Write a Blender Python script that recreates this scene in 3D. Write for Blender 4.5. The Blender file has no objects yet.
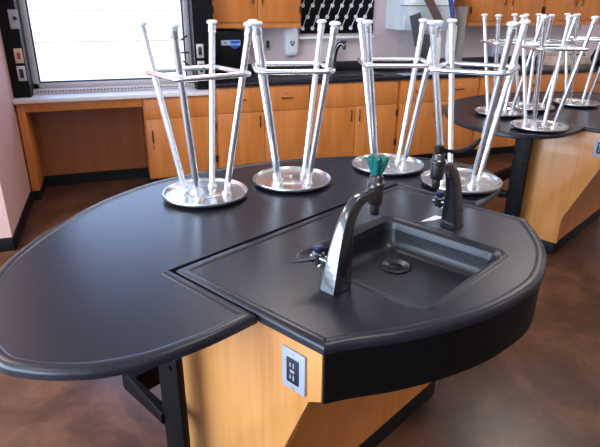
import bpy, bmesh, math, random
from mathutils import Matrix, Vector, noise
from mathutils.geometry import tessellate_polygon
random.seed(7)
D = bpy.data
SC = bpy.context.scene
COL = SC.collection
PI = math.pi

# ---------------------------------------------------------------- materials
def lin(c):
    f = lambda x: x / 12.92 if x <= .04045 else ((x + .055) / 1.055) ** 2.4
    return (f(c[0] / 255), f(c[1] / 255), f(c[2] / 255), 1)

def new_mat(name):
    m = D.materials.new(name); m.use_nodes = True
    nt = m.node_tree
    return m, nt, nt.nodes['Principled BSDF']

def plain(name, rgb, rough=.5, metal=0., spec=.5, coat=0., bump=0., bscale=200., var=0., vscale=6.):
    m, nt, b = new_mat(name)
    b.inputs['Base Color'].default_value = lin(rgb)
    b.inputs['Roughness'].default_value = rough
    b.inputs['Metallic'].default_value = metal
    b.inputs['Specular IOR Level'].default_value = spec
    b.inputs['Coat Weight'].default_value = coat
    tc = nt.nodes.new('ShaderNodeTexCoord')
    if var:
        n = nt.nodes.new('ShaderNodeTexNoise'); n.inputs['Scale'].default_value = vscale; n.inputs['Detail'].default_value = 5
        nt.links.new(tc.outputs['Object'], n.inputs['Vector'])
        mx = nt.nodes.new('ShaderNodeMixRGB'); c = lin(rgb)
        mx.inputs[1].default_value = tuple(x * (1 - var) for x in c[:3]) + (1,)
        mx.inputs[2].default_value = tuple(min(1, x * (1 + var)) for x in c[:3]) + (1,)
        nt.links.new(n.outputs['Fac'], mx.inputs[0]); nt.links.new(mx.outputs[0], b.inputs['Base Color'])
    if bump:
        n2 = nt.nodes.new('ShaderNodeTexNoise'); n2.inputs['Scale'].default_value = bscale
        nt.links.new(tc.outputs['Object'], n2.inputs['Vector'])
        bp = nt.nodes.new('ShaderNodeBump'); bp.inputs['Strength'].default_value = bump; bp.inputs['Distance'].default_value = .002
        nt.links.new(n2.outputs['Fac'], bp.inputs['Height']); nt.links.new(bp.outputs[0], b.inputs['Normal'])
    return m

def wood(name, ca, cb, cc, rough=.38, sx=9., sz=.9):
    """maple veneer, grain running up z"""
    m, nt, b = new_mat(name)
    N = nt.nodes.new
    tc = N('ShaderNodeTexCoord'); mp = N('ShaderNodeMapping')
    mp.inputs['Scale'].default_value = (sx, sx, sz)
    nt.links.new(tc.outputs['Object'], mp.inputs[0])
    n1 = N('ShaderNodeTexNoise'); n1.inputs['Scale'].default_value = 1.3; n1.inputs['Detail'].default_value = 6; n1.inputs['Distortion'].default_value = .6
    nt.links.new(mp.outputs[0], n1.inputs['Vector'])
    mp2 = N('ShaderNodeMapping'); mp2.inputs['Scale'].default_value = (sx * 9, sx * 9, sz * 3)
    nt.links.new(tc.outputs['Object'], mp2.inputs[0])
    n2 = N('ShaderNodeTexNoise'); n2.inputs['Scale'].default_value = 1.5; n2.inputs['Detail'].default_value = 3
    nt.links.new(mp2.outputs[0], n2.inputs['Vector'])
    ad = N('ShaderNodeMath'); ad.operation = 'MULTIPLY_ADD'; ad.inputs[1].default_value = .35
    nt.links.new(n2.outputs['Fac'], ad.inputs[0]); nt.links.new(n1.outputs['Fac'], ad.inputs[2])
    cr = N('ShaderNodeValToRGB')
    cr.color_ramp.elements[0].position = .38; cr.color_ramp.elements[0].color = lin(ca)
    cr.color_ramp.elements[1].position = .92; cr.color_ramp.elements[1].color = lin(cc)
    e = cr.color_ramp.elements.new(.62); e.color = lin(cb)
    nt.links.new(ad.outputs[0], cr.inputs[0]); nt.links.new(cr.outputs[0], b.inputs['Base Color'])
    b.inputs['Roughness'].default_value = rough; b.inputs['Coat Weight'].default_value = .15
    return m

def floor_mat():
    m, nt, b = new_mat('stained_concrete')
    N = nt.nodes.new
    tc = N('ShaderNodeTexCoord')
    n1 = N('ShaderNodeTexNoise'); n1.inputs['Scale'].default_value = 2.2; n1.inputs['Detail'].default_value = 7; n1.inputs['Distortion'].default_value = 1.6
    n2 = N('ShaderNodeTexNoise'); n2.inputs['Scale'].default_value = 9; n2.inputs['Detail'].default_value = 5; n2.inputs['Distortion'].default_value = 2.2
    for n in (n1, n2): nt.links.new(tc.outputs['Object'], n.inputs['Vector'])
    ad = N('ShaderNodeMath'); ad.operation = 'MULTIPLY_ADD'; ad.inputs[1].default_value = .3
    nt.links.new(n2.outputs['Fac'], ad.inputs[0]); nt.links.new(n1.outputs['Fac'], ad.inputs[2])
    cr = N('ShaderNodeValToRGB')
    cr.color_ramp.elements[0].position = .42; cr.color_ramp.elements[0].color = lin((58, 38, 26))
    cr.color_ramp.elements[1].position = .9; cr.color_ramp.elements[1].color = lin((118, 80, 56))
    e = cr.color_ramp.elements.new(.64); e.color = lin((82, 52, 35))
    nt.links.new(ad.outputs[0], cr.inputs[0]); nt.links.new(cr.outputs[0], b.inputs['Base Color'])
    b.inputs['Roughness'].default_value = .3
    b.inputs['Specular IOR Level'].default_value = .32
    b.inputs['Coat Weight'].default_value = .12; b.inputs['Coat Roughness'].default_value = .2
    return m

def glass(name, tint=(1, 1, 1, 1), gloss=.07):
    m = D.materials.new(name); m.use_nodes = True; nt = m.node_tree; nt.nodes.clear()
    o = nt.nodes.new('ShaderNodeOutputMaterial'); t = nt.nodes.new('ShaderNodeBsdfTransparent'); g = nt.nodes.new('ShaderNodeBsdfGlossy')
    t.inputs[0].default_value = tint; g.inputs['Roughness'].default_value = .03
    mx = nt.nodes.new('ShaderNodeMixShader'); mx.inputs[0].default_value = gloss
    nt.links.new(t.outputs[0], mx.inputs[1]); nt.links.new(g.outputs[0], mx.inputs[2]); nt.links.new(mx.outputs[0], o.inputs[0])
    return m

M = dict(
    resin=plain('black_epoxy_resin', (27, 26, 36), .31, spec=.42, bump=.02, bscale=350),
    resin_sink=plain('black_epoxy_sink', (23, 24, 31), .30, spec=.5),
    black=plain('black_paint', (4, 4, 6), .5, spec=.2),
    black_steel=plain('black_powder_coat', (7, 7, 10), .45, spec=.12),
    base_rubber=plain('black_cove_base', (10, 10, 14), .55, spec=.3),
    tap_black=plain('black_epoxy_coated_brass', (16, 18, 24), .2, spec=1., coat=1.),
    maple=wood('maple_veneer_lit', (188, 120, 60), (204, 137, 73), (216, 153, 88)),  # lit copy of the maple: brighter light on the end panels put into the colour
    maple_shaded=wood('maple_cabinet_shaded', (182, 104, 44), (198, 118, 54), (210, 132, 66)),  # same wood as the end panels, weaker light painted in as a deeper tone
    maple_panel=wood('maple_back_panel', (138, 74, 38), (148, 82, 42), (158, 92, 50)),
    floor=floor_mat(),
    pink=plain('pale_pink_wall_paint', (206, 162, 152), .7, bump=.05, bscale=120),
    lilac=plain('pale_lilac_wall_paint', (216, 196, 198), .7, bump=.05, bscale=120),
    white_wall=plain('white_wall_paint', (222, 218, 212), .75),
    ceiling=plain('ceiling_tile', (226, 224, 220), .9),
    chrome=plain('satin_chrome', (240, 243, 250), .2, .92),
    steel=plain('brushed_steel', (206, 205, 206), .27, 1.0, bump=.04, bscale=300),
    galv=plain('galvanized_plate', (226, 224, 222), .38, 1.0),
    white_cap=plain('white_nylon', (236, 236, 236), .45),
    alu=plain('silver_window_frame', (204, 198, 202), .42, .3),
    ledge=plain('white_laminate', (226, 220, 222), .4),
    grille=plain('perforated_vent', (206, 196, 196), .5),
    plate=plain('light_grey_plastic', (160, 166, 180), .4),
    plate_steel=plain('satin_steel_plate', (205, 202, 202), .4, .5),
    plate_beige=plain('beige_plastic', (214, 186, 164), .45),
    dark=plain('dark_plastic', (34, 34, 44), .4),
    redbrown=plain('reddish_brown_plastic', (150, 80, 56), .5),
    white=plain('white_plastic', (232, 234, 240), .35),
    white_metal=plain('white_enamelled_steel', (238, 246, 250), .4),
    teal=plain('teal_green_plastic', (0, 94, 88), .35, coat=.2),
    blue_cap=plain('navy_plastic', (20, 28, 66), .35),
    nozzle=plain('dark_chrome', (120, 124, 134), .27, 1.0),
    bronze=plain('dark_bronze_metal', (52, 36, 26), .4, .6),
    lock=plain('nickel_lock', (205, 196, 180), .3, .9),
    siding=plain('white_siding', (236, 236, 228), .7, var=.03, vscale=2),
    siding_line=plain('siding_joint', (196, 158, 154), .8),
    paper=plain('white_paper', (240, 240, 240), .8),
    ground=plain('outside_ground', (120, 120, 100), .9, var=.2),
    blue_label=plain('blue_label', (40, 86, 190), .5),
    sky_label=plain('pale_blue_label', (150, 190, 236), .5),
    shield=plain('grey_blue_emblem', (104, 118, 160), .5),
    bluecloth=plain('blue_strap', (44, 60, 150), .7),
    brown=plain('brown_board', (96, 66, 58), .6),
    charcoal=plain('charcoal_board', (58, 60, 74), .6),
    greybrown=plain('grey_brown_edge', (142, 126, 118), .5),
    bag=plain('white_plastic_film', (248, 248, 252), .35, var=.02, vscale=20),
    palebox=plain('pale_lavender_plastic', (206, 204, 232), .4),
    beigebox=plain('beige_card', (216, 190, 168), .7, var=.05),
    tray=plain('pale_blue_plastic', (196, 212, 240), .4),
    acrylic=glass('clear_acrylic', (.97, .98, .99, 1), .05),
    pane=glass('window_glass', (.97, .98, .98, 1), .05),
    bird=plain('dark_green_film', (40, 58, 48), .6),
    bagblack=plain('black_fabric', (18, 18, 24), .7),
)

# ---------------------------------------------------------------- mesh helpers
class MB:
    def __init__(s): s.bm = bmesh.new()
    def _merge(s, b):
        bmesh.ops.recalc_face_normals(b, faces=b.faces)
        me = D.meshes.new('tmp'); b.to_mesh(me); b.free(); s.bm.from_mesh(me); D.meshes.remove(me)
        return s
    def box(s, x0, x1, y0, y1, z0, z1, bev=0., seg=2, mat=None):
        b = bmesh.new()
        vs = [b.verts.new((x, y, z)) for x in (x0, x1) for y in (y0, y1) for z in (z0, z1)]
        for f in ((0, 1, 3, 2), (4, 6, 7, 5), (0, 4, 5, 1), (2, 3, 7, 6), (0, 2, 6, 4), (1, 5, 7, 3)):
            b.faces.new([vs[i] for i in f])
        if bev: bmesh.ops.bevel(b, geom=list(b.edges), offset=bev, segments=seg, affect='EDGES', profile=.5)
        if mat is not None: bmesh.ops.transform(b, matrix=mat, verts=b.verts)
        return s._merge(b)
    def tube(s, pts, r, seg=14, closed=False, prof=None, cap=True):
        """sweep a round (or given 2-D) profile along points; r may be a list"""
        b = bmesh.new(); P = [Vector(p) for p in pts]; n = len(P)
        R = r if isinstance(r, (list, tuple)) else [r] * n
        pr = prof or [(math.cos(2 * PI * k / seg), math.sin(2 * PI * k / seg)) for k in range(seg)]
        T = []
        for i in range(n):
            a = P[(i - 1) % n] if (closed or i > 0) else P[i]
            c = P[(i + 1) % n] if (closed or i < n - 1) else P[i]
            T.append((c - a).normalized())
        up = Vector((0, 0, 1)) if abs(T[0].z) < .9 else Vector((1, 0, 0))
        nx = (up - T[0] * up.dot(T[0])).normalized(); rings = []
        for i in range(n):
            nx = (nx - T[i] * nx.dot(T[i])).normalized(); ny = T[i].cross(nx)
            sc = 1.
            if 0 < i < n - 1 or closed:
                a = (P[i] - P[i - 1]).normalized(); sc = 1 / max(.5, abs(a.dot(T[i])))
                if prof is None: sc = min(sc, 1.1)
            rings.append([b.verts.new(P[i] + (nx * q[0] + ny * q[1]) * R[i] * (sc if prof else 1)) for q in pr])
        m = len(pr)
        for i in range(n if closed else n - 1):
            A, B = rings[i], rings[(i + 1) % n]
            for k in range(m): b.faces.new((A[k], A[(k + 1) % m], B[(k + 1) % m], B[k]))
        if cap and not closed:
            b.faces.new(rings[0][::-1]); b.faces.new(rings[-1])
        return s._merge(b)
    def lathe(s, prof, c=(0, 0, 0), mat=None, seg=32):
        b = bmesh.new(); rings = []
        for (r, z) in prof:
            if r < 1e-6: rings.append([b.verts.new((0, 0, z))])
            else: rings.append([b.verts.new((r * math.cos(2 * PI * k / seg), r * math.sin(2 * PI * k / seg), z)) for k in range(seg)])
        for A, B in zip(rings, rings[1:]):
            for k in range(seg):
                q = [A[k % len(A)], A[(k + 1) % len(A)], B[(k + 1) % len(B)], B[k % len(B)]]
                u = []
                for v in q:
                    if v not in u: u.append(v)
                if len(u) > 2: b.faces.new(u)
        if len(rings[0]) > 1: b.faces.new(rings[0][::-1])
        if len(rings[-1]) > 1: b.faces.new(rings[-1])
        mt = Matrix.Translation(c) @ (mat or Matrix.Identity(4))
        bmesh.ops.transform(b, matrix=mt, verts=b.verts)
        return s._merge(b)
    def prism(s, poly, fn, t0, t1, bev=0.):
        """polygon (p,q) extruded from t0 to t1; fn(p,q,t) gives the point"""
        b = bmesh.new()
        A = [b.verts.new(fn(p, q, t0)) for p, q in poly]; B = [b.verts.new(fn(p, q, t1)) for p, q in poly]
        n = len(poly)
        fa = b.faces.new(A); fb = b.faces.new(B[::-1])
        for k in range(n): b.faces.new((A[k], B[k], B[(k + 1) % n], A[(k + 1) % n]))
        bmesh.ops.recalc_face_normals(b, faces=b.faces)
        if bev:
            bmesh.ops.bevel(b, geom=[e for e in b.edges], offset=bev, segments=2, affect='EDGES', profile=.5)
        bmesh.ops.triangulate(b, faces=[f for f in b.faces if len(f.verts) > 8])
        return s._merge(b)
    def rings(s, loops, cap0=True, cap1=True):
        """skin a stack of closed loops with the same number of points"""
        b = bmesh.new(); R = [[b.verts.new(p) for p in L] for L in loops]; n = len(R[0])
        for A, B in zip(R, R[1:]):
            for k in range(n): b.faces.new((A[k], A[(k + 1) % n], B[(k + 1) % n], B[k]))
        for c, L in ((cap0, R[0]), (cap1, R[-1])):
            if c:
                for tri in tessellate_polygon([[v.co for v in L]]): b.faces.new([L[i] for i in tri])
        return s._merge(b)
    def build(s, name, mat, parent=None, ang=35):
        me = D.meshes.new(name); s.bm.to_mesh(me); s.bm.free()
        for p in me.polygons: p.use_smooth = True
        me.set_sharp_from_angle(angle=math.radians(ang))
        o = D.objects.new(name, me); COL.objects.link(o); me.materials.append(mat)
        if parent: o.parent = parent
        return o

def offset(poly, d):
    """inset a closed polygon (counter-clockwise) by d with mitred corners"""
    n = len(poly); out = []
    for i in range(n):
        a = Vector(poly[i - 1]); p = Vector(poly[i]); c = Vector(poly[(i + 1) % n])
        e1 = (p - a).normalized(); e2 = (c - p).normalized()
        n1 = Vector((-e1.y, e1.x)); n2 = Vector((-e2.y, e2.x))
        m = n1 + n2
        if m.length < 1e-6: m = n1
        m.normalize(); k = max(.35, m.dot(n1))
        out.append(tuple(p + m * (d / k)))
    return out

def catmull(pts, sub=6):
    out = []; n = len(pts)
    for i in range(n - 1):
        p0 = Vector(pts[max(i - 1, 0)]); p1 = Vector(pts[i]); p2 = Vector(pts[i + 1]); p3 = Vector(pts[min(i + 2, n - 1)])
        for k in range(sub):
            t = k / sub
            out.append(tuple(.5 * ((2 * p1) + (p2 - p0) * t + (2 * p0 - 5 * p1 + 4 * p2 - p3) * t * t + (3 * p1 - p0 - 3 * p2 + p3) * t ** 3)))
    out.append(tuple(pts[-1])); return out

def rrect(x0, x1, y0, y1, r, seg=6):
    out = []
    for cx, cy, a0 in ((x1 - r, y0 + r, -PI / 2), (x1 - r, y1 - r, 0), (x0 + r, y1 - r, PI / 2), (x0 + r, y0 + r, PI)):
        for k in range(seg + 1):
            a = a0 + PI / 2 * k / seg; out.append((cx + r * math.cos(a), cy + r * math.sin(a)))
    return out                                              # counter-clockwise

def tag(o, label, cat, group=None, kind=None):
    o['label'] = label; o['category'] = cat
    if group: o['group'] = group
    if kind: o['kind'] = kind
    return o

def thing(name, label, cat, loc=(0, 0, 0), rz=0., group=None):
    o = D.objects.new(name, None); COL.objects.link(o); o.empty_display_size = .05
    o.location = loc; o.rotation_euler = (0, 0, rz)
    return tag(o, label, cat, group)

def struct(name, mb, mat, parent=None):
    o = mb.build(name, mat, parent)
    if not parent: o['kind'] = 'structure'
    return o

def copy_tree(o, parent=None):
    kids = list(o.children)
    c = o.copy(); COL.objects.link(c); c.parent = parent
    for k in kids: copy_tree(k, c)
    return c

ROTX = lambda a: Matrix.Rotation(a, 4, 'X')
ROTY = lambda a: Matrix.Rotation(a, 4, 'Y')
ROTZ = lambda a: Matrix.Rotation(a, 4, 'Z')

# ---------------------------------------------------------------- the room
XR, YB, YF, XL, ZC = 8.0, 5.6, -4.0, -4.0, 2.9
struct('floor', MB().box(XL, XR, YF, YB + .15, -.1, 0), M['floor'])
struct('ceiling', MB().box(XL, XR, YF, YB + .15, ZC, ZC + .1), M['ceiling'])
wb = MB()
wb.box(.74, XR, YB, YB + .15, 0, ZC)                      # behind the counter
wb.box(-.95, .74, 5.42, YB + .15, 0, .90)                 # under the window
wb.box(-.95, .74, 5.24, YB + .15, 2.75, ZC)               # over the window
struct('wall_back', wb, M['lilac'])
struct('wall_left', MB().box(-.95, -.80, 3.90, YB + .15, 0, ZC), M['pink'])
struct('wall_left_return', MB().box(XL, -.95, 3.90, 4.05, 0, ZC), M['pink'])
struct('wall_left_outer', MB().box(XL - .15, XL, YF, 4.05, 0, ZC), M['white_wall'])
struct('wall_right', MB().box(XR, XR + .15, YF, YB + .15, 0, ZC), M['white_wall'])
struct('wall_front', MB().box(XL, XR, YF - .15, YF, 0, ZC), M['white_wall'])
struct('baseboard_left', MB().box(-.80, -.788, 3.888, 4.955, 0, .10, .003).box(-2.6, -.788, 3.888, 3.90, 0, .10, .003), M['base_rubber'])
# black service columns either side of the window
struct('trim_1', MB().box(-.80, -.665, 5.05, 5.60, .886, ZC), M['black'])
struct('trim_2', MB().box(.725, .905, 5.05, 5.60, .951, ZC).box(.725, .868, 5.05, 5.60, .886, .951), M['black'])
# window
wx0, wx1, wz0, wz1, wy = -.664, .724, .925, 2.75, 5.30
win = MB()
fw_ = .05
win.box(wx0, wx0 + fw_, wy - .03, wy + .05, wz0, wz1, .004).box(wx1 - fw_, wx1, wy - .03, wy + .05, wz0, wz1, .004)
win.box(wx0, wx1, wy - .03, wy + .05, wz0, wz0 + .045, .004).box(wx0, wx1, wy - .03, wy + .05, wz1 - .05, wz1, .004)
w1 = struct('window_1', win, M['alu'])
g = MB(); gi = .012
for (a, b_, c, d) in ((wx0 + fw_, wx0 + fw_ + gi, wz0 + .045, wz1 - .05), (wx1 - fw_ - gi, wx1 - fw_, wz0 + .045, wz1 - .05),
                      (wx0 + fw_, wx1 - fw_, wz0 + .045, wz0 + .045 + gi), (wx0 + fw_, wx1 - fw_, wz1 - .05 - gi, wz1 - .05)):
    g.box(a, b_, wy - .012, wy + .03, c, d)
struct('gasket', g, M['dark'], w1)
struct('pane', MB().box(wx0 + fw_, wx1 - fw_, wy + .008, wy + .014, wz0 + .045, wz1 - .05), M['pane'], w1)
for (z, tilt) in ((1.335, .6), (1.20, 0.), (1.10, -.7)):
    struct('latch', MB().box(-.045, .03, -.016, .0, -.008, .008, .003, mat=Matrix.Translation((.672, wy - .03, z)) @ ROTY(-tilt)), M['bird'], w1)
# vent strip between the window and the ledge
gv = MB().box(wx0, wx1, 5.19, 5.36, .886, .925, .003)
vs = struct('trim_3', gv, M['grille'])
gs = MB()
for k in range(46):
    x = wx0 + .03 + k * .029
    gs.box(x, x + .013, 5.188, 5.1895, .904, .914)
struct('slot', gs, M['dark'], vs)
# the white house wall beyond the window
sd = MB().box(-6, 7, 8.0, 8.3, -.6, 2.35)
sd.box(-6, 7, 7.985, 8.0, -.58, 1.14, .004)
for k in range(4, 7):
    z = -.38 + k * .385
    sd.box(-6, 7, 7.985, 8.0, z, z + .369, .004)
hb = thing('neighboring_house', 'overexposed white board wall of the building outside the window', 'building', (0, 8, -.6))
hb.location = (0, 0, 0)
sd.build('siding_wall', M['siding'], hb)
sj = MB()
for k in range(4, 8):
    z = -.38 + k * .385
    sj.box(-6, 7, 7.992, 7.999, z - .02, z + .001)
sj.build('board_joint', M['siding_line'], hb)
struct('ground_outside', MB().box(-9, 12, 5.8, 14, -.7, -.6), M['ground'])

# ---------------------------------------------------------------- oval lab table (local frame: x along the table, y away from the sink end)
half = [(0, -.752), (.10, -.745), (.22, -.72), (.36, -.675), (.53, -.59), (.70, -.485), (.86, -.36), (.98, -.215), (1.045, -.06), (1.06, .07),
        (1.03, .175), (.97, .25), (.90, .30), (.82, .333), (.70, .352), (.62, .362), (.556, .366)]
NW = .556
hp = catmull(half, 5)
loop = [(x, -v) for x, v in hp]                             # right side, from the back middle to the notch
loop = loop[::-1]                                           # notch -> back middle going counter-clockwise
right_ = [(x, y) for x, y in loop]
lhalf = [(0, -.755), (-.10, -.765), (-.20, -.757), (-.31, -.732), (-.42, -.697), (-.55, -.634), (-.665, -.566), (-.78, -.482), (-.88, -.388), (-.975, -.26), (-1.035, -.12), (-1.056, .01), (-1.053, .10),
         (-1.024, .158), (-.99, .203), (-.952, .241), (-.912, .272), (-.825, .315), (-.715, .338), (-.63, .345), (-.543, .347)]
left_ = [(x, -v) for x, v in catmull(lhalf, 5)][1:]
outline = right_ + left_ + [(-NW, 0.004), (NW, 0.004)]      # notch floor at y=0.004
def area(p): return sum(a[0] * b[1] - b[0] * a[1] for a, b in zip(p, p[1:] + p[:1])) / 2
if area(outline) < 0: outline = outline[::-1]
ZT = .914
def slab(mb, poly, ztop, th, lip=.026, drop=.004):
    prof = [(0.003, ztop - th), (0, ztop - th + .003), (0, ztop - .013), (.0015, ztop - .008), (.005, ztop - .003), (.011, ztop), (lip, ztop), (lip + .003, ztop - .001), (lip + .007, ztop - drop), (lip + .011, ztop - drop)]
    loops = []
    for d, z in prof:
        L = []
        for (x0, y0), (x, y) in zip(poly, offset(poly, d)):
            if abs(y0 - .004) < 1e-6 and abs(abs(x0) - NW) < 1e-6: y = .004 + min(d, .003) + d * .02   # no raised lip along the joint
            L.append((x, y, z))
        loops.append(L)
    return mb.rings(loops)
A_ST = math.radians(27.1233)
MT1 = (.591, 1.655); MT2 = (3.085, 3.126)
def make_table(loc):
    t = thing('lab_table', '', 'table', loc, A_ST)
    slab(MB(), outline, ZT, .028).build('tabletop', M['resin'], t)
    for sgn in (-1, 1):
        x0, x1 = (-.612, -.588) if sgn < 0 else (.588, .612)
        lg = MB().box(x0, x1, -.062, .045, 0, .86, .003)
        lg.box(x0 - .03, x1 + .03, -.09, .26, .86, .8855, .002)
        for z in (.62, .70):
            lg.lathe([(0, -.006), (.007, -.006), (.009, 0)], (x0 if sgn < 0 else x1, -.03, z), ROTY(PI / 2 * (1 if sgn < 0 else -1)), 12)
        lg.build('leg', M['black_steel'], t)
    q = .5 * math.sqrt(2)
    sq = [(-.7, -1), (.7, -1), (1, -.7), (1, .7), (.7, 1), (-.7, 1), (-1, .7), (-1, -.7)]
    rail = [(-.60, .045, .385), (-.60, .275, .385), (.60, .275, .385), (.60, .045, .385)]
    MB().tube(rail, .021, prof=sq).build('foot_rail', M['black_steel'], t)
    return t
table = make_table((MT1[0], MT1[1], 0))
tag(table, 'big black oval lab table closest to the camera, four upturned stools on it', 'table', 'oval lab tables')

# ---------------------------------------------------------------- sink station
W = .550
arc = [(-.529, -.553), (-.466, -.585), (-.37, -.646), (-.25, -.704), (-.12, -.748), (0, -.768), (.116, -.772), (.22, -.752), (.34, -.707), (.45, -.637), (W, -.556)]
arcs = catmull(arc, 5)
top_poly = arcs + [(W, -.30), (W, 0), (0, 0), (-W, 0), (-.5395, -.30)]
if area(top_poly) < 0: top_poly = top_poly[::-1]
def make_station(loc, sink=True):
    t = thing('sink_station' if sink else 'lab_station', '', 'sink unit', loc, A_ST)
    # worktop with the basin opening
    prof = [(.003, ZT - .028), (0, ZT - .025), (0, ZT - .013), (.0015, ZT - .008), (.005, ZT - .003), (.011, ZT), (.026, ZT), (.029, ZT - .001), (.033, ZT - .004), (.037, ZT - .004)]
    loops = [[(x, y, z) for x, y in offset(top_poly, d)] for d, z in prof]
    bm = bmesh.new()
    R = [[bm.verts.new(p) for p in L] for L in loops]; n = len(R[0])
    for A, B in zip(R, R[1:]):
        for k in range(n): bm.faces.new((A[k], A[(k + 1) % n], B[(k + 1) % n], B[k]))
    bx0, bx1, by0, by1 = -.220, .212, -.615, -.200
    zt = ZT - .004
    hole = [] if not sink else [
        (rrect(bx0 - .038, bx1 + .038, by0 - .034, by1 + .038, .059, 8), zt),
        (rrect(bx0 - .034, bx1 + .034, by0 - .03, by1 + .034, .055, 8), zt),
        (rrect(bx0 - .030, bx1 + .030, by0 - .024, by1 + .028, .050, 8), zt + .004),
        (rrect(bx0 - .020, bx1 + .020, by0 - .018, by1 + .020, .045, 8), zt + .004),
        (rrect(bx0 - .012, bx1 + .012, by0 - .011, by1 + .012, .040, 8), zt - .001),
        (rrect(bx0 - .002, bx1 + .002, by0 - .002, by1 + .002, .036, 8), zt - .008),
        (rrect(bx0 + .004, bx1 - .004, by0 + .004, by1 - .004, .036, 8), zt - .03)]
    H = [[bm.verts.new((x, y, z)) for x, y in L] for L, z in hole]; m = len(H[0]) if H else 0
    for A, B in zip(H, H[1:]):
        for k in range(m): bm.faces.new((A[k], B[k], B[(k + 1) % m], A[(k + 1) % m]))
    bmesh.ops.recalc_face_normals(bm, faces=bm.faces)
    vsx = R[-1] + (H[0] if H else [])
    for tri in tessellate_polygon([[v.co for v in q] for q in [R[-1]] + H[:1]]):
        f = bm.faces.new([vsx[i] for i in tri])
        f.normal_update()
        if f.normal.z < 0: f.normal_flip()
    bmesh.ops.recalc_face_normals(bm, faces=bm.faces)
    w = MB(); w.bm.free(); w.bm = bm
    w.build('worktop', M['resin'], t)
    # basin
    b = [(rrect(bx0 + .0045, bx1 - .0045, by0 + .0045, by1 - .0045, .036, 8), zt - .03),
         (rrect(bx0 + .010, bx1 - .010, by0 + .010, by1 - .010, .036, 8), .845),
         (rrect(bx0 + .016, bx1 - .016, by0 + .016, by1 - .016, .034, 8), .828),
         (rrect(bx0 + .028, bx1 - .028, by0 + .028, by1 - .028, .03, 8), .818),
         (rrect(bx0 + .045, bx1 - .045, by0 + .045, by1 - .045, .025, 8), .815)]
    if sink:
        bs = MB().rings([[(x, y, z) for x, y in L] for L, z in b], cap0=False).build('basin', M['resin_sink'], t)
        MB().lathe([(.052, -.002), (.052, .003), (.046, .006), (.036, .004), (.030, .001), (.026, -.001), (0, -.001)], (.075, -.335, .8165)).build('drain', M['resin_sink'], bs)
        MB().lathe([(.025, 0), (.022, .0015), (0, .0015)], (.075, -.335, .8165)).build('drain_hole', M['black'], bs)
    # end panels with the cut-away knee space
    pp = [(-.06, .8855), (.543, .8855), (.543, .748), (.503, .726), (.312, .276), (.312, .095), (-.06, .095)]
    for sgn in (-1, 1):
        a, c = (-.523, -.497) if sgn < 0 else (.503, .53)
        MB().prism(pp, lambda p, q, s_: (s_, -p, q), a, c, .0015).build('side_panel', M['maple'], t)
    core = [(-.05, .80), (.46, .80), (.485, .742), (.302, .280), (.302, .095), (-.05, .095)]
    MB().prism(core, lambda p, q, s_: (s_, -p, q), -.4965, .5025).build('cabinet_body', M['maple_shaded'], t)
    MB().box(-.520, .527, -.298, .05, 0, .0945, .002).build('toe_kick', M['base_rubber'], t)
    # curved black apron under the front edge
    full = arcs + [(W, -.2), (-.53, -.2)]
    no = len(arcs)
    o_ = [p for p in offset(full, .007)[:no] if -.512 < p[0] < .52]
    i_ = [p for p in offset(full, .030)[:no] if -.49 < p[0] < .49]
    o_ = [(-.5195, -.5445), (-.5195, -.549)] + o_ + [(.5265, -.552), (.5265, -.5445)]
    i_ = [(-.495, -.5445)] + i_ + [(.50, -.5445)]
    MB().prism(o_ + i_[::-1], lambda p, q, s_: (p, q, s_), .744, .8855).build('apron', M['black'], t)
    # power outlet on the left panel
    for sgn in (-1,):
        om = lambda y0, y1, z0, z1, t0, t1, bv=.0: (-.523 - t1, -.523 - t0, y0, y1, z0, z1, bv)
        op = MB().box(*om(-.496, -.418, .738, .853, .0003, .007, .0025)).build('outlet', M['plate'], t)
        op['label'] = 'light grey outlet plate with a dark double socket'
        so = MB().box(*om(-.477, -.437, .760, .831, .007, .0095, .002)).build('socket', M['dark'], op)
        sl = MB()
        for zc in (.778, .813):
            sl.box(*om(-.463, -.459, zc - .007, zc + .007, .0095, .0100)).box(*om(-.452, -.448, zc - .006, zc + .006, .0095, .0100))
        sl.box(*om(-.464, -.450, .792, .799, .0095, .0102))
        sl.build('slot', M['plate'], op)
        for zc in (.746, .845):
            MB().lathe([(.0035, 0), (.003, .001), (0, .001)], (-.530, -.457, zc), ROTY(-PI / 2), 10).build('screw', M['lock'], op)
    # the two facing taps
    outer = [(-.348, .910), (-.334, .97), (-.318, 1.03), (-.301, 1.08), (-.283, 1.115), (-.258, 1.142), (-.225, 1.157), (-.165, 1.160)]
    inner = [(-.165, 1.134), (-.208, 1.131), (-.236, 1.114), (-.254, 1.084), (-.263, 1.04), (-.268, .98), (-.272, .910)]
    ob = catmull(outer, 4); ib = catmull(inner, 4)
    for sgn in (1, -1) if sink else ():
        f = MB().prism(ob + ib, lambda p, q, s_: (p * sgn, s_, q), -.418, -.378, .004)
        for v in f.bm.verts:                                    # the riser narrows towards the top
            k = max(0, min(1, (v.co.z - .91) / .23))
            v.co.y = -.398 + (v.co.y + .398) * (1.35 - .75 * k)
        f = f.build('tap', M['tap_black'], t, 40)
        ux = -.152 if sgn > 0 else .168; uy = -.398
        MB().lathe([(.0, 1.082), (.012, 1.082), (.013, 1.085), (.013, 1.110), (.019, 1.113), (.021, 1.120), (.021, 1.160), (.0235, 1.163), (.0235, 1.172),
                    (.019, 1.176), (.018, 1.192), (.013, 1.196), (0, 1.196)], (ux, uy, 0), seg=24).build('valve', M['tap_black'], f)
        # little needle valve on the back of the riser
        vx = -.312 * sgn; vz = .985
        nv = MB().tube([(vx, -.380, vz), (vx, -.318, vz)], .012, 14)
        nv.lathe([(.013, -.020), (.017, -.015), (.017, .012), (.011, .017), (.008, .026), (0, .026)], (vx, -.338, vz), seg=16)
        nv.build('needle_valve', M['tap_black'], f)
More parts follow.
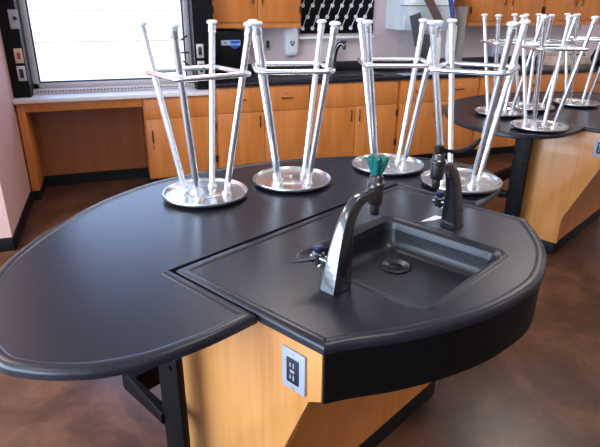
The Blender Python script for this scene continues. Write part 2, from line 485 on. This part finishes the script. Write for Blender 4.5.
        MB().lathe([(.0, 0), (.013, 0), (.015, .004), (.015, .014), (.012, .018), (0, .019)], (vx, -.338, vz + .018), seg=14).build('valve_knob', M['blue_cap'], f)
        MB().tube([(vx - .010 * sgn, -.338, vz), (vx - .03 * sgn, -.325, vz - .002), (vx - .068 * sgn, -.302, vz - .004)], [.008, .006, .0024], 10).build('nozzle', M['nozzle'], f)
        MB().lathe([(.0, 0), (.008, 0), (.009, .003), (.009, .012), (.006, .015), (0, .015)], (vx, -.342, vz - .02), ROTX(PI / 2) @ ROTY(-.5 * sgn), 12).build('side_screw', M['lock'], f)
        if sgn > 0:     # teal crown knob
            L = []
            nn = 40
            for (r0, r1, z) in ((.012, .012, 1.195), (.014, .016, 1.199), (.0145, .021, 1.210), (.015, .028, 1.228), (.014, .032, 1.242), (.010, .027, 1.246), (.006, .010, 1.242)):
                L.append([])
                for k in range(nn):
                    a = 2 * PI * k / nn + .3; c5 = (.5 + .5 * math.cos(5 * a)) ** .8
                    r = r0 + (r1 - r0) * c5
                    L[-1].append((ux + r * math.cos(a), uy + r * math.sin(a), z))
            h = MB().rings(L).build('tap_handle', M['teal'], f, 28)
            h['label'] = 'teal green crown-shaped tap knob'
        else:           # black wrist blade
            h = MB().lathe([(.0, 1.194), (.014, 1.194), (.015, 1.198), (.015, 1.212), (.012, 1.217), (0, 1.218)], (ux, uy, 0), seg=18)
            d = Vector((.69, -.724, 0)); s_ = Vector((.724, .69, 0)); LP = []
            for (l, hw, z, th) in ((.0, .008, 1.209, .006), (.02, .007, 1.203, .006), (.042, .008, 1.198, .0065), (.064, .011, 1.198, .0085), (.084, .015, 1.206, .010), (.102, .017, 1.219, .010), (.116, .013, 1.232, .008), (.122, .005, 1.239, .004)):
                c = Vector((ux, uy, z)) + d * l
                LP.append([tuple(c + s_ * (hw * math.cos(a)) + Vector((0, 0, th * math.sin(a)))) for a in [2 * PI * k / 14 for k in range(14)]])
            h.rings(LP)
            h = h.build('tap_handle', M['black'], f, 50)
            h['label'] = 'black blade lever on the far tap'
    return t
station = make_station((MT1[0], MT1[1], 0))
tag(station, 'maple sink station set into the near oval table, black basin with two facing taps', 'sink unit')

t2 = copy_tree(table); t2.location = (MT2[0], MT2[1], 0)
tag(t2, 'black oval lab table standing farther back by the wall cabinets', 'table', 'oval lab tables')
s2 = make_station((MT2[0], MT2[1], 0), False)
tag(s2, 'maple lab station with plain black top set into the farther oval table', 'lab station')

def st(u, v, z, m=MT1):
    c, s = math.cos(A_ST), math.sin(A_ST)
    return (m[0] + u * c + v * s, m[1] + u * s - v * c, z)

pz = ZT - .0037
tp = [st(.265, .300, 0), st(.352, .305, 0), st(.360, .338, 0), st(.31, .328, 0)]
pm = MB().prism([(p[0], p[1]) for p in tp], lambda p, q, t: (p, q, t), pz, pz + .0015)
tag(pm.build('paper_scrap', M['paper']), 'torn white paper scrap lying beside the far tap base', 'paper')

# ---------------------------------------------------------------- upturned stools
def make_stool():
    r = thing('stool', '', 'stool')
    seat = MB().lathe([(0, 0), (.138, 0), (.156, .006), (.166, .013), (.167, .015), (.167, .021), (.1655, .0245), (.162, .0245), (.159, .021), (.155, .0135), (.14, .012), (0, .012)], seg=56).build('seat', M['steel'], r)
    pl = MB().box(-.062, .062, -.062, .062, .0122, .0145, .001, mat=ROTZ(PI / 4)).build('mounting_plate', M['steel'], seat)
    for k in range(4):
        a = k * PI / 2; c, s = math.cos(a), math.sin(a)
        b0 = Vector((c * .085, s * .085, .016)); b1 = Vector((c * .197, s * .197, .623))
        lg = MB().tube([b0, b1], .0125, 16).build('leg', M['chrome'], r)
        MB().lathe([(.019, 0), (.019, .004), (.016, .012), (.0135, .015)], (b0.x, b0.y, .0122), seg=16).build('bracket', M['galv'], lg)
        ax = (b1 - b0).normalized(); e = b1
        q = Matrix.Translation(e) @ ax.to_track_quat('Z', 'Y').to_matrix().to_4x4()
        MB().lathe([(.0145, -.02), (.015, -.016), (.015, .006), (.012, .010), (.009, .012)], mat=q, seg=16).build('ferrule', M['chrome'], lg)
        MB().lathe([(.008, 0), (.014, .001), (.0205, .004), (.0215, .010), (.018, .0145), (.009, .017), (0, .0175)], (e.x + ax.x * .012, e.y + ax.y * .012, e.z + .010), seg=18).build('foot_cap', M['white_cap'], lg)
    R, cr, pts = .190, .030, []
    d = R - cr * (math.sqrt(2) - 1) * 0
    for k in range(4):                                           # rounded square ring, corners on the legs
        a = k * PI / 2; cx, cy = math.cos(a) * (R - cr), math.sin(a) * (R - cr)
        for j in range(7):
            b = a - PI / 4 + PI / 2 * j / 6
            pts.append((cx + cr * math.cos(b), cy + cr * math.sin(b), .474))
    MB().tube(pts, .0098, 12, closed=True).build('foot_ring', M['chrome'], r)
    bo = MB()
    for (x, y) in ((.03, .03), (-.03, .03), (.03, -.03), (-.03, -.03)):
        bo.lathe([(.006, 0), (.006, .004), (.003, .006), (0, .006)], (x, y, .0145), seg=10)
    bo.build('bolt', M['galv'], seat)
    return r
spots = [
    ((.295, 2.018), 62, 'upturned steel stool on near table in front of the window', 'upturned stools on the near table'),
    ((.674, 2.077), 34, 'upturned steel stool on near table directly beside the one before the window', 'upturned stools on the near table'),
    ((1.168, 2.154), 26, 'upturned steel stool on near table just behind the teal tap knob', 'upturned stools on the near table'),
    ((1.339, 1.822), 87, 'upturned steel stool on near table right behind the black lever tap', 'upturned stools on the near table'),
    ((2.450, 2.624), 28, 'upturned steel stool at the near rim of the farther table', 'upturned stools on the far table'),
    ((2.520, 3.092), 26, 'upturned steel stool at the left end of the farther table', 'upturned stools on the far table'),
    ((2.875, 3.20), 60, 'upturned steel stool mostly hidden between the others on the farther table', 'upturned stools on the far table'),
    ((3.330, 3.229), 15, 'upturned steel stool on the farther table by the right picture edge', 'upturned stools on the far table'),
]
proto = make_stool()
for i, ((x, y), a, lab, grp) in enumerate(spots):
    o = proto if i == 0 else copy_tree(proto)
    o.location = (x, y, ZT - .0038 if i < 3 else ZT + .0003); o.rotation_euler = (0, 0, math.radians(a))
    tag(o, lab, 'stool', grp)

# ---------------------------------------------------------------- wall cabinets
YC = 4.98
def handle_v(x, z, parent, y=YC, h=.10):
    MB().tube([(x, y - .019, z - h / 2), (x, y - .034, z - h / 2), (x, y - .036, z - h / 2 + .008), (x, y - .036, z + h / 2 - .008), (x, y - .034, z + h / 2), (x, y - .019, z + h / 2)], .0055, 10).build('handle', M['bronze'], parent)
def handle_h(x, z, parent, y=YC, h=.10):
    MB().tube([(x - h / 2, y - .019, z), (x - h / 2, y - .034, z), (x - h / 2 + .008, y - .036, z), (x + h / 2 - .008, y - .036, z), (x + h / 2, y - .034, z), (x + h / 2, y - .019, z)], .0055, 10).build('handle', M['bronze'], parent)
def lock(x, z, parent, y=YC):
    MB().lathe([(.011, 0), (.011, .005), (.009, .007), (0, .007)], (x, y - .0185, z), ROTX(PI / 2), 16).build('lock', M['lock'], parent)
def hinge(x, z, parent, y=YC):
    MB().tube([(x, y - .0245, z - .035), (x, y - .0245, z + .035)], .0065, 10).box(x - .012, x + .012, y - .021, y - .0185, z - .03, z + .03, .001).build('hinge', M['bronze'], parent)
G = .0025
def base_cabinet(x0, x1, label, drawers, doors, ztop, zs, locks=(), dlocks=(), zh=None, hinges=(), yb=5.57):
    t = thing('base_cabinet', label, 'cabinet', ((x0 + x1) / 2, 5.25, 0), group='base cabinets along the back wall')
    ox, oy = t.location.x, t.location.y
    loc = Matrix.Translation((-ox, -oy, 0))
    def fin(o):
        o.data.transform(loc)
        for c in o.children: c.data.transform(loc)
    b = MB().box(x0 + .001, x1 - .001, YC, yb, .10, ztop).build('body', M['maple_shaded'], t); b.data.transform(loc)
    b = MB().box(x0 + .001, x1 - .001, YC + .07, yb, 0, .099).build('toe_kick', M['base_rubber'], t); b.data.transform(loc)
    zt = ztop - .012
    n = len(drawers)
    for k, hasH in enumerate(drawers):
        a = x0 + .012 + (x1 - x0 - .024) * k / n; c = x0 + .012 + (x1 - x0 - .024) * (k + 1) / n
        d = MB().box(a + G, c - G, YC - .0185, YC - .0005, zs + G, zt, .002).build('drawer', M['maple_shaded'], t)
        if hasH: handle_h((a + c) / 2, zs + .118 if ztop > .87 else zs + .09, d)
        if k in dlocks: lock((a + c) / 2, zs + .165, d)
        fin(d)
    n = len(doors)
    for k, side in enumerate(doors):                        # side: 'r' or 'l' = where the handle is
        a = x0 + .012 + (x1 - x0 - .024) * k / n; c = x0 + .012 + (x1 - x0 - .024) * (k + 1) / n
        d = MB().box(a + G, c - G, YC - .0185, YC - .0005, .112, zs - G, .002).build('door', M['maple_shaded'], t)
        hx = c - .045 if side == 'r' else a + .045
        zz = zh or zs - .092
        handle_v(hx, zz, d)
        if k in locks: lock(hx, zz - .095, d)
        if hinges:
            xx = a if side == 'r' else c
            for z in hinges: hinge(xx, z, d)
        fin(d)
    return t
base_cabinet(.225, .866, 'lower maple cabinet under the white window ledge, one drawer above one door', [False], ['l'], .843, .66, locks=(0,), zh=.50, hinges=(.25, .56), yb=5.415)
base_cabinet(.868, 1.798, 'maple base cabinet right beside the window, below the black appliance', [True, True], ['r', 'l'], .908, .672, dlocks=(1,))
base_cabinet(1.800, 2.768, 'maple sink base cabinet with one plain wide front, below the wall tap', [False], ['r', 'l'], .908, .672, locks=(1,), hinges=(.27, .58))
base_cabinet(2.770, 3.738, 'maple base cabinet with two drawers below the clear display case', [True, True], ['r', 'l'], .908, .672, dlocks=(1,))
base_cabinet(3.740, 4.698, 'maple base cabinet behind the left end of the farther oval table', [True, True], ['r', 'l'], .908, .672, dlocks=(1,))
base_cabinet(4.700, 5.668, 'maple base cabinet at the right picture edge behind the far stools', [True, True], ['r', 'l'], .908, .672, dlocks=(1,))
# counter
ct = MB().box(.870, 5.75, 4.945, 5.598, .910, .950, .006)
cto = ct.build('countertop', M['resin'])
tag(cto, 'long black countertop with a low backsplash along the back wall', 'countertop')
MB().box(.908, 5.75, 5.578, 5.599, .9505, 1.05, .003).build('backsplash', M['resin'], cto)
# drop-in sink rim and tap of the back counter
sk = thing('counter_sink', 'black drop-in sink sunk in the back counter under the peg board', 'sink', (2.33, 5.22, .95))
lp = [(rrect(-.30, .30, -.20, .20, .04), .0005), (rrect(-.30, .30, -.20, .20, .04), .012), (rrect(-.285, .285, -.185, .185, .035), .014), (rrect(-.27, .27, -.17, .17, .03), .006), (rrect(-.265, .265, -.165, .165, .03), .0015)]
MB().rings([[(x, y, z) for x, y in L] for L, z in lp]).build('rim', M['resin_sink'], sk)
ft = thing('gooseneck_tap', 'black gooseneck tap standing at the back counter sink', 'tap', (2.25, 5.50, .9505))
nk = catmull([(0, 0, .02), (.004, -.004, .12), (.014, -.012, .20), (.034, -.03, .262), (.062, -.052, .29), (.085, -.07, .275), (.09, -.074, .25)], 5)
MB().tube(nk, [.030 - .008 * k / (len(nk) - 1) for k in range(len(nk))], 14).lathe([(.03, 0), (.03, .012), (.02, .03), (.016, .04)], seg=20).build('spout', M['tap_black'], ft)
MB().lathe([(.014, -.02), (.016, -.015), (.016, .02), (.012, .025), (0, .025)], (.09, -.074, .25), seg=14).build('nozzle', M['tap_black'], ft)
MB().box(.052, .112, -.085, -.05, .292, .325, .006).build('handle', M['tap_black'], ft)
# white window ledge and the open knee space under it
tag(MB().box(-.798, .868, 4.945, 5.415, .850, .885, .005).build('window_ledge', M['ledge']), 'white laminate ledge running under the bright window', 'ledge')
kd = thing('desk_frame', 'open maple knee space under the window ledge beside the pink wall', 'desk', (-.28, 5.2, 0))
def at_k(mb, name, mat):
    o = mb.build(name, mat, kd); o.data.transform(Matrix.Translation((.28, -5.2, 0))); return o
at_k(MB().box(-.787, -.725, 4.985, 5.374, .085, .844, .002), 'side_panel', M['maple_shaded'])
at_k(MB().box(-.7245, .222, 4.99, 5.012, .772, .844, .002), 'apron', M['maple_shaded'])
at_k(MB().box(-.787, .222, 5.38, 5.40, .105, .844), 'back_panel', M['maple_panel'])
at_k(MB().box(-.787, .222, 5.375, 5.40, 0, .104).box(-.787, -.728, 4.99, 5.375, 0, .0845), 'toe_kick', M['base_rubber'])
# wall cabinets
YU = 5.25
def upper_cabinet(x0, x1, label, hinges=False, lk=False):
    t = thing('wall_cabinet', label, 'cabinet', ((x0 + x1) / 2, 5.42, 1.41), group='wall cabinets over the counter')
    loc = Matrix.Translation((-(x0 + x1) / 2, -5.42, -1.41))
    b = MB().box(x0 + .001, x1 - .001, YU, 5.597, 1.41, 2.20).build('body', M['maple_shaded'], t); b.data.transform(loc)
    xm = (x0 + x1) / 2
    for a, c, s in ((x0 + .012, xm, 'r'), (xm, x1 - .012, 'l')):
        d = MB().box(a + G, c - G, YU - .0185, YU - .0005, 1.462, 2.19, .002).build('door', M['maple_shaded'], t)
        hx = c - .045 if s == 'r' else a + .045
        handle_v(hx, 1.675, d, YU)
        if lk and s == 'l': lock(hx + .005, 1.585, d, YU)
        for z in (1.57, 2.08): hinge(a if s == 'r' else c, z, d, YU)
        d.data.transform(loc)
        for k in d.children: k.data.transform(loc)
    return t
upper_cabinet(.925, 1.798, 'maple wall cabinet above the soap dispenser and black appliance', lk=True)
upper_cabinet(3.700, 4.667, 'maple wall cabinet next to the clear display case', lk=True)
upper_cabinet(4.669, 5.64, 'maple wall cabinet at the top right picture corner', lk=True)

# ---------------------------------------------------------------- things along the back wall
def plate(name, label, cat, x, z, w, h, y, mat, kind, group=None):
    t = thing(name, label, cat, (x, y, z), group=group)
    MB().box(-w / 2, w / 2, -.008, -.0005, -h / 2, h / 2, .002).build('cover', mat, t)
    if kind == 'slot':
        MB().box(-w * .24, w * .24, -.011, -.008, -h * .30, h * .30, .001).build('socket', M['dark'], t)
    elif kind == 'round':
        MB().lathe([(.017, 0), (.016, .004), (.009, .005), (0, .005)], (.006, -.008, h * .05), ROTX(PI / 2), 20).build('knob', M['dark'], t)
        MB().box(-.02, -.004, -.0095, -.008, -h * .36, -h * .26).box(.008, .02, -.0095, -.008, -h * .38, -h * .27).build('mark', M['plate_beige'], t)
    elif kind == 'rocker':
        MB().box(-w * .2, w * .2, -.012, -.008, -h * .22, h * .22, .002).build('rocker', M['redbrown'], t)
    return t
GP = 'wall plates on the black columns'
plate('wall_outlet', 'white plate with a round dark jack, highest on the black column left of window', 'outlet', -.688, 1.50, .07, .145, 5.05, M['plate'], 'round', GP)
plate('wall_switch', 'beige switch plate with brown rocker on the black column left of window', 'switch', -.703, 1.222, .062, .115, 5.05, M['plate_beige'], 'rocker', GP)
plate('wall_outlet', 'light plate with dark socket, lowest on the black column left of window', 'outlet', -.705, 1.082, .064, .120, 5.05, M['plate_steel'], 'slot', GP)
plate('wall_outlet', 'steel plate with dark socket, upper one on the column right of window', 'outlet', .772, 1.228, .064, .120, 5.05, M['plate_steel'], 'slot', GP)
plate('wall_outlet', 'steel plate with dark socket, lower one on the column right of window', 'outlet', .772, 1.082, .064, .120, 5.05, M['plate_steel'], 'slot', GP)
plate('wall_outlet', 'steel wall outlet on pale wall beside the soap dispenser', 'outlet', 1.555, 1.238, .072, .118, YB, M['plate_steel'], 'slot')
# black appliance
ap = thing('boxy_appliance', 'black boxy appliance with pale blue label under the wall cabinet', 'appliance', (1.09, 5.43, .9505))
MB().box(-.145, .145, -.155, .140, .0, .435, .012).build('housing', M['black'], ap)
MB().box(-.08, .105, -.1575, -.1555, .305, .353, .0005).build('label', M['sky_label'], ap)
MB().box(-.068, -.012, -.1595, -.158, .313, .345).build('sticker', M['white'], ap)
MB().box(-.058, -.022, -.1610, -.1600, .323, .335).build('mark', M['redbrown'], ap)
MB().prism([(0.0, .305), (.105, .305), (.075, .282), (.05, .272), (.02, .284)], lambda p, q, t: (p, t, q), -.1575, -.1555).prism([(.01, .345), (.10, .345), (.10, .325), (.06, .318), (.01, .325)], lambda p, q, t: (p, t, q), -.1595, -.158).build('logo', M['blue_label'], ap)
# soap dispenser
so = thing('soap_dispenser', 'white wall soap dispenser hanging under the end of the wall cabinet', 'soap dispenser', (1.787, 5.598, 1.105))
LPS = []
for (z, hw, d) in ((0, .030, .04), (.012, .052, .07), (.035, .066, .10), (.08, .073, .115), (.20, .075, .115), (.27, .073, .105), (.293, .066, .085), (.298, .05, .07)):
    LPS.append([(x, y, z) for x, y in rrect(-hw, hw, -d, 0, min(hw, d) * .45, 5)])
MB().rings(LPS).build('housing', M['white'], so)
MB().prism([(-.022, .168), (.022, .168), (.022, .14), (.012, .122), (0, .114), (-.012, .122), (-.022, .14)], lambda p, q, t: (p, t, q), -.118, -.1145).build('emblem', M['shield'], so)
MB().prism([(-.010, .160), (.010, .160), (0, .136)], lambda p, q, t: (p, t, q), -.1195, -.118).build('mark', M['white'], so)
# peg drying rack
pr = thing('drying_rack', 'black peg drying board with white pegs over the back sink', 'drying rack', (2.32, 5.597, 1.33))
MB().box(-.415, .412, -.025, 0, .005, .80, .002).build('board', M['black'], pr)
MB().box(-.445, .412, -.075, 0, -.045, -.018, .004).build('drip_trough', M['white'], pr)
for row in range(7):
    z = .059 + row * .1105
    for k in range(8):
        x = -.412 + .018 + (.054 if row % 2 else 0) + k * .1085 - (.108 if False else 0)
        if x > .405: continue
        p = MB().lathe([(.021, 0), (.021, .006), (.016, .010), (.009, .012), (0, .012)], (x, -.025, z), ROTX(PI / 2), 16)
        p.tube([(x, -.034, z + .002), (x, -.125, z + .098), (x, -.128, z + .104)], [.0048, .0042, .003], 8)
        p.build('peg', M['white'], pr)
# white wall box
wc = thing('enamel_cabinet', 'white metal wall box partly behind the clear display case', 'cabinet', (3.17, 5.40, 1.375))
MB().box(-.28, .30, -.20, .197, 0, .75, .006).build('body', M['white_metal'], wc)
MB().box(-.272, .292, -.213, -.201, .012, .74, .003).build('door', M['white_metal'], wc)
# clear case with odds and ends

cs = thing('display_case', 'clear acrylic case with brown edges standing on the back counter', 'case', (3.15, 4.985, .9505))
cl, cr_ = -.335, .348
MB().box(cl, cr_ - .022, 0, .004, .005, .655).box(cl, cl + .004, .004, .16, .005, .655).build('pane', M['acrylic'], cs)
MB().box(cr_ - .012, cr_, 0, .16, 0, .662, .002).build('side_board', M['greybrown'], cs)
MB().box(cl, cr_ - .0225, 0, .008, .6555, .664, .001).box(cl, cl + .008, .008, .16, .6555, .664, .001).box(cl, cr_ - .0225, .152, .16, .6555, .664, .001).build('rim', M['brown'], cs)
MB().box(cl, cr_ - .0225, 0, .16, 0, .0045).build('base', M['tray'], cs)
zb = .9505 + .005
def slab_thing(name, label, cat, mat, x, y, z, w, th, hgt, tilt, lean=0.):
    o = MB().box(-w / 2, w / 2, -th / 2, th / 2, 0, hgt, .003, mat=ROTY(tilt) @ ROTX(lean)).build(name, mat)
    o.location = (x, y, z); return tag(o, label, cat)
slab_thing('folder', 'dark grey board leaning tilted inside the clear case, upper one', 'folder', M['charcoal'], 3.055, 5.105, 1.235, .125, .012, .31, -.30)
slab_thing('folder', 'nearly black board standing inside the clear case below the tilted one', 'folder', M['dark'], 3.075, 5.075, zb + .014, .15, .03, .37, .12)
slab_thing('wooden_bar', 'brown bar slanting inside the top of the clear case', 'bar', M['brown'], 3.27, 5.105, 1.44, .085, .02, .36, -.62)
slab_thing('strap', 'dark blue strap hanging inside the clear case over the white bag', 'strap', M['bluecloth'], 3.39, 5.03, 1.42, .055, .006, .33, -.30)
def lump(name, label, cat, mat, c, r, seed, amp=.25):
    b = bmesh.new(); bmesh.ops.create_icosphere(b, subdivisions=4, radius=1)
    for v in b.verts:
        n_ = v.co.normalized()
        k = 1 + amp * noise.noise(n_ * 2.1 + Vector((seed, 0, 0))) + amp * .5 * noise.noise(n_ * 5.2 + Vector((0, seed, 0)))
        v.co = Vector((n_.x * r[0], n_.y * r[1], n_.z * r[2])) * k
    m = min(v.co.z for v in b.verts)
    for v in b.verts: v.co.z = max(v.co.z - m, 0.012) - .012
    o = MB()._merge(b).build(name, mat, None, 60); o.location = c
    return tag(o, label, cat)
lump('plastic_bag', 'tall crumpled white plastic bag inside the right end of the clear case', 'bag', M['bag'], (3.405, 5.085, zb), (.058, .032, .28), 3.1)
lump('plastic_bag', 'smaller crumpled white bag in the middle of the clear case', 'bag', M['bag'], (3.262, 5.105, zb), (.042, .022, .19), 8.7)
# pale box on the wall, beige boxes and black bag farther right
tb = thing('towel_dispenser', 'pale lavender wall dispenser behind the far stools under the cabinets', 'dispenser', (4.335, 5.598, 1.056))
MB().box(-.07, .07, -.10, 0, 0, .17, .012).build('housing', M['palebox'], tb)
MB().box(-.05, .05, -.104, -.1005, .012, .03, .001).build('slot', M['dark'], tb)
def card_box(x0, x1, y0, y1, z0, z1, label):
    t = thing('card_box', label, 'box', ((x0 + x1) / 2, (y0 + y1) / 2, z0), group='beige boxes on the back counter')
    w, d, h = (x1 - x0) / 2, (y1 - y0) / 2, z1 - z0
    MB().box(-w, w, -d, d, 0, h - .03, .003).build('body', M['beigebox'], t)
    MB().box(-w - .004, w + .004, -d - .004, d + .004, h - .0295, h, .003).build('lid', M['beigebox'], t)
card_box(4.98, 5.38, 5.30, 5.56, .9505, 1.055, 'low beige card box on the back counter behind the far stools')
card_box(5.40, 5.62, 5.30, 5.56, .9505, 1.035, 'small beige card box next to the black bag on the counter')
lump('fabric_bag', 'black soft bag on the counter at the right picture edge', 'bag', M['bagblack'], (5.52, 5.13, .9505), (.10, .09, .10), 5.5, .18)

# ---------------------------------------------------------------- light
def area(name, loc, rot, sx, sy, power, col):
    l = D.lights.new(name, 'AREA'); l.shape = 'RECTANGLE'; l.size = sx; l.size_y = sy; l.energy = power; l.color = col
    o = D.objects.new(name, l); COL.objects.link(o); o.location = loc; o.rotation_euler = rot; return o
# added area light on the solid left outer wall, for an assumed unseen window
area('assumed_daylight_left', (XL + .02, .2, 1.62), (0, -PI / 2, 0), 2.1, 6.6, 560, (.60, .77, 1))
# assumed ceiling lamps out of view: bare area lights, no fixtures built
for x in (-1.6, 1.0, 3.6, 6.2):
    for y in (-1.6, .9, 3.4):
        area('assumed_ceiling_lamp', (x, y, ZC - .01), (0, 0, 0), .6, 1.2, {-1.6: 6, .9: 16, 3.4: 26}[y], (1, .93, .86))
# sky light enters by the back window
po = area('window_portal', (.03, 5.40, 1.84), (-PI / 2, 0, 0), 1.38, 1.82, 1, (1, 1, 1)); po.data.cycles.is_portal = True
su = D.lights.new('sun', 'SUN'); su.energy = 6.0; su.angle = .01; su.color = (1, .96, .9)
so_ = D.objects.new('sun', su); COL.objects.link(so_); so_.rotation_euler = (math.radians(34), 0, math.radians(20))
w = D.worlds.new('sky'); SC.world = w; w.use_nodes = True
nt = w.node_tree; bg = nt.nodes['Background']
tc = nt.nodes.new('ShaderNodeTexCoord'); sp = nt.nodes.new('ShaderNodeSeparateXYZ'); cr = nt.nodes.new('ShaderNodeValToRGB')
nt.links.new(tc.outputs['Generated'], sp.inputs[0]); nt.links.new(sp.outputs['Z'], cr.inputs[0])
cr.color_ramp.elements[0].position = .0; cr.color_ramp.elements[0].color = (.62, .76, 1, 1)
cr.color_ramp.elements[1].position = .6; cr.color_ramp.elements[1].color = (.26, .46, 1, 1)
nt.links.new(cr.outputs[0], bg.inputs[0]); bg.inputs[1].default_value = 6.0

# ---------------------------------------------------------------- camera
cam = D.cameras.new('camera'); co = D.objects.new('camera', cam); COL.objects.link(co); SC.camera = co
rt = Vector((.9466, -.3223, .0035)); dn = Vector((-.1189, -.3593, -.9256)); fw = Vector((.2996, .8758, -.3785))
rt.normalize(); fw.normalize(); up = rt.cross(fw).normalized(); rt = fw.cross(up).normalized()
m = Matrix((rt, up, -fw)).transposed().to_4x4(); m.translation = Vector((0, 0, 1.6136))
co.matrix_world = m
cam.sensor_fit = 'HORIZONTAL'; cam.sensor_width = 36; cam.lens = 36 * 534.406 / 600; cam.clip_start = .02

SC.view_settings.view_transform = 'Standard'; SC.view_settings.look = 'None'
SC.view_settings.exposure = .05; SC.view_settings.gamma = 1; SC.view_settings.use_curve_mapping = False
SC.cycles.use_denoising = True; SC.cycles.max_bounces = 8; SC.cycles.transparent_max_bounces = 12
SC.cycles.sample_clamp_indirect = 6
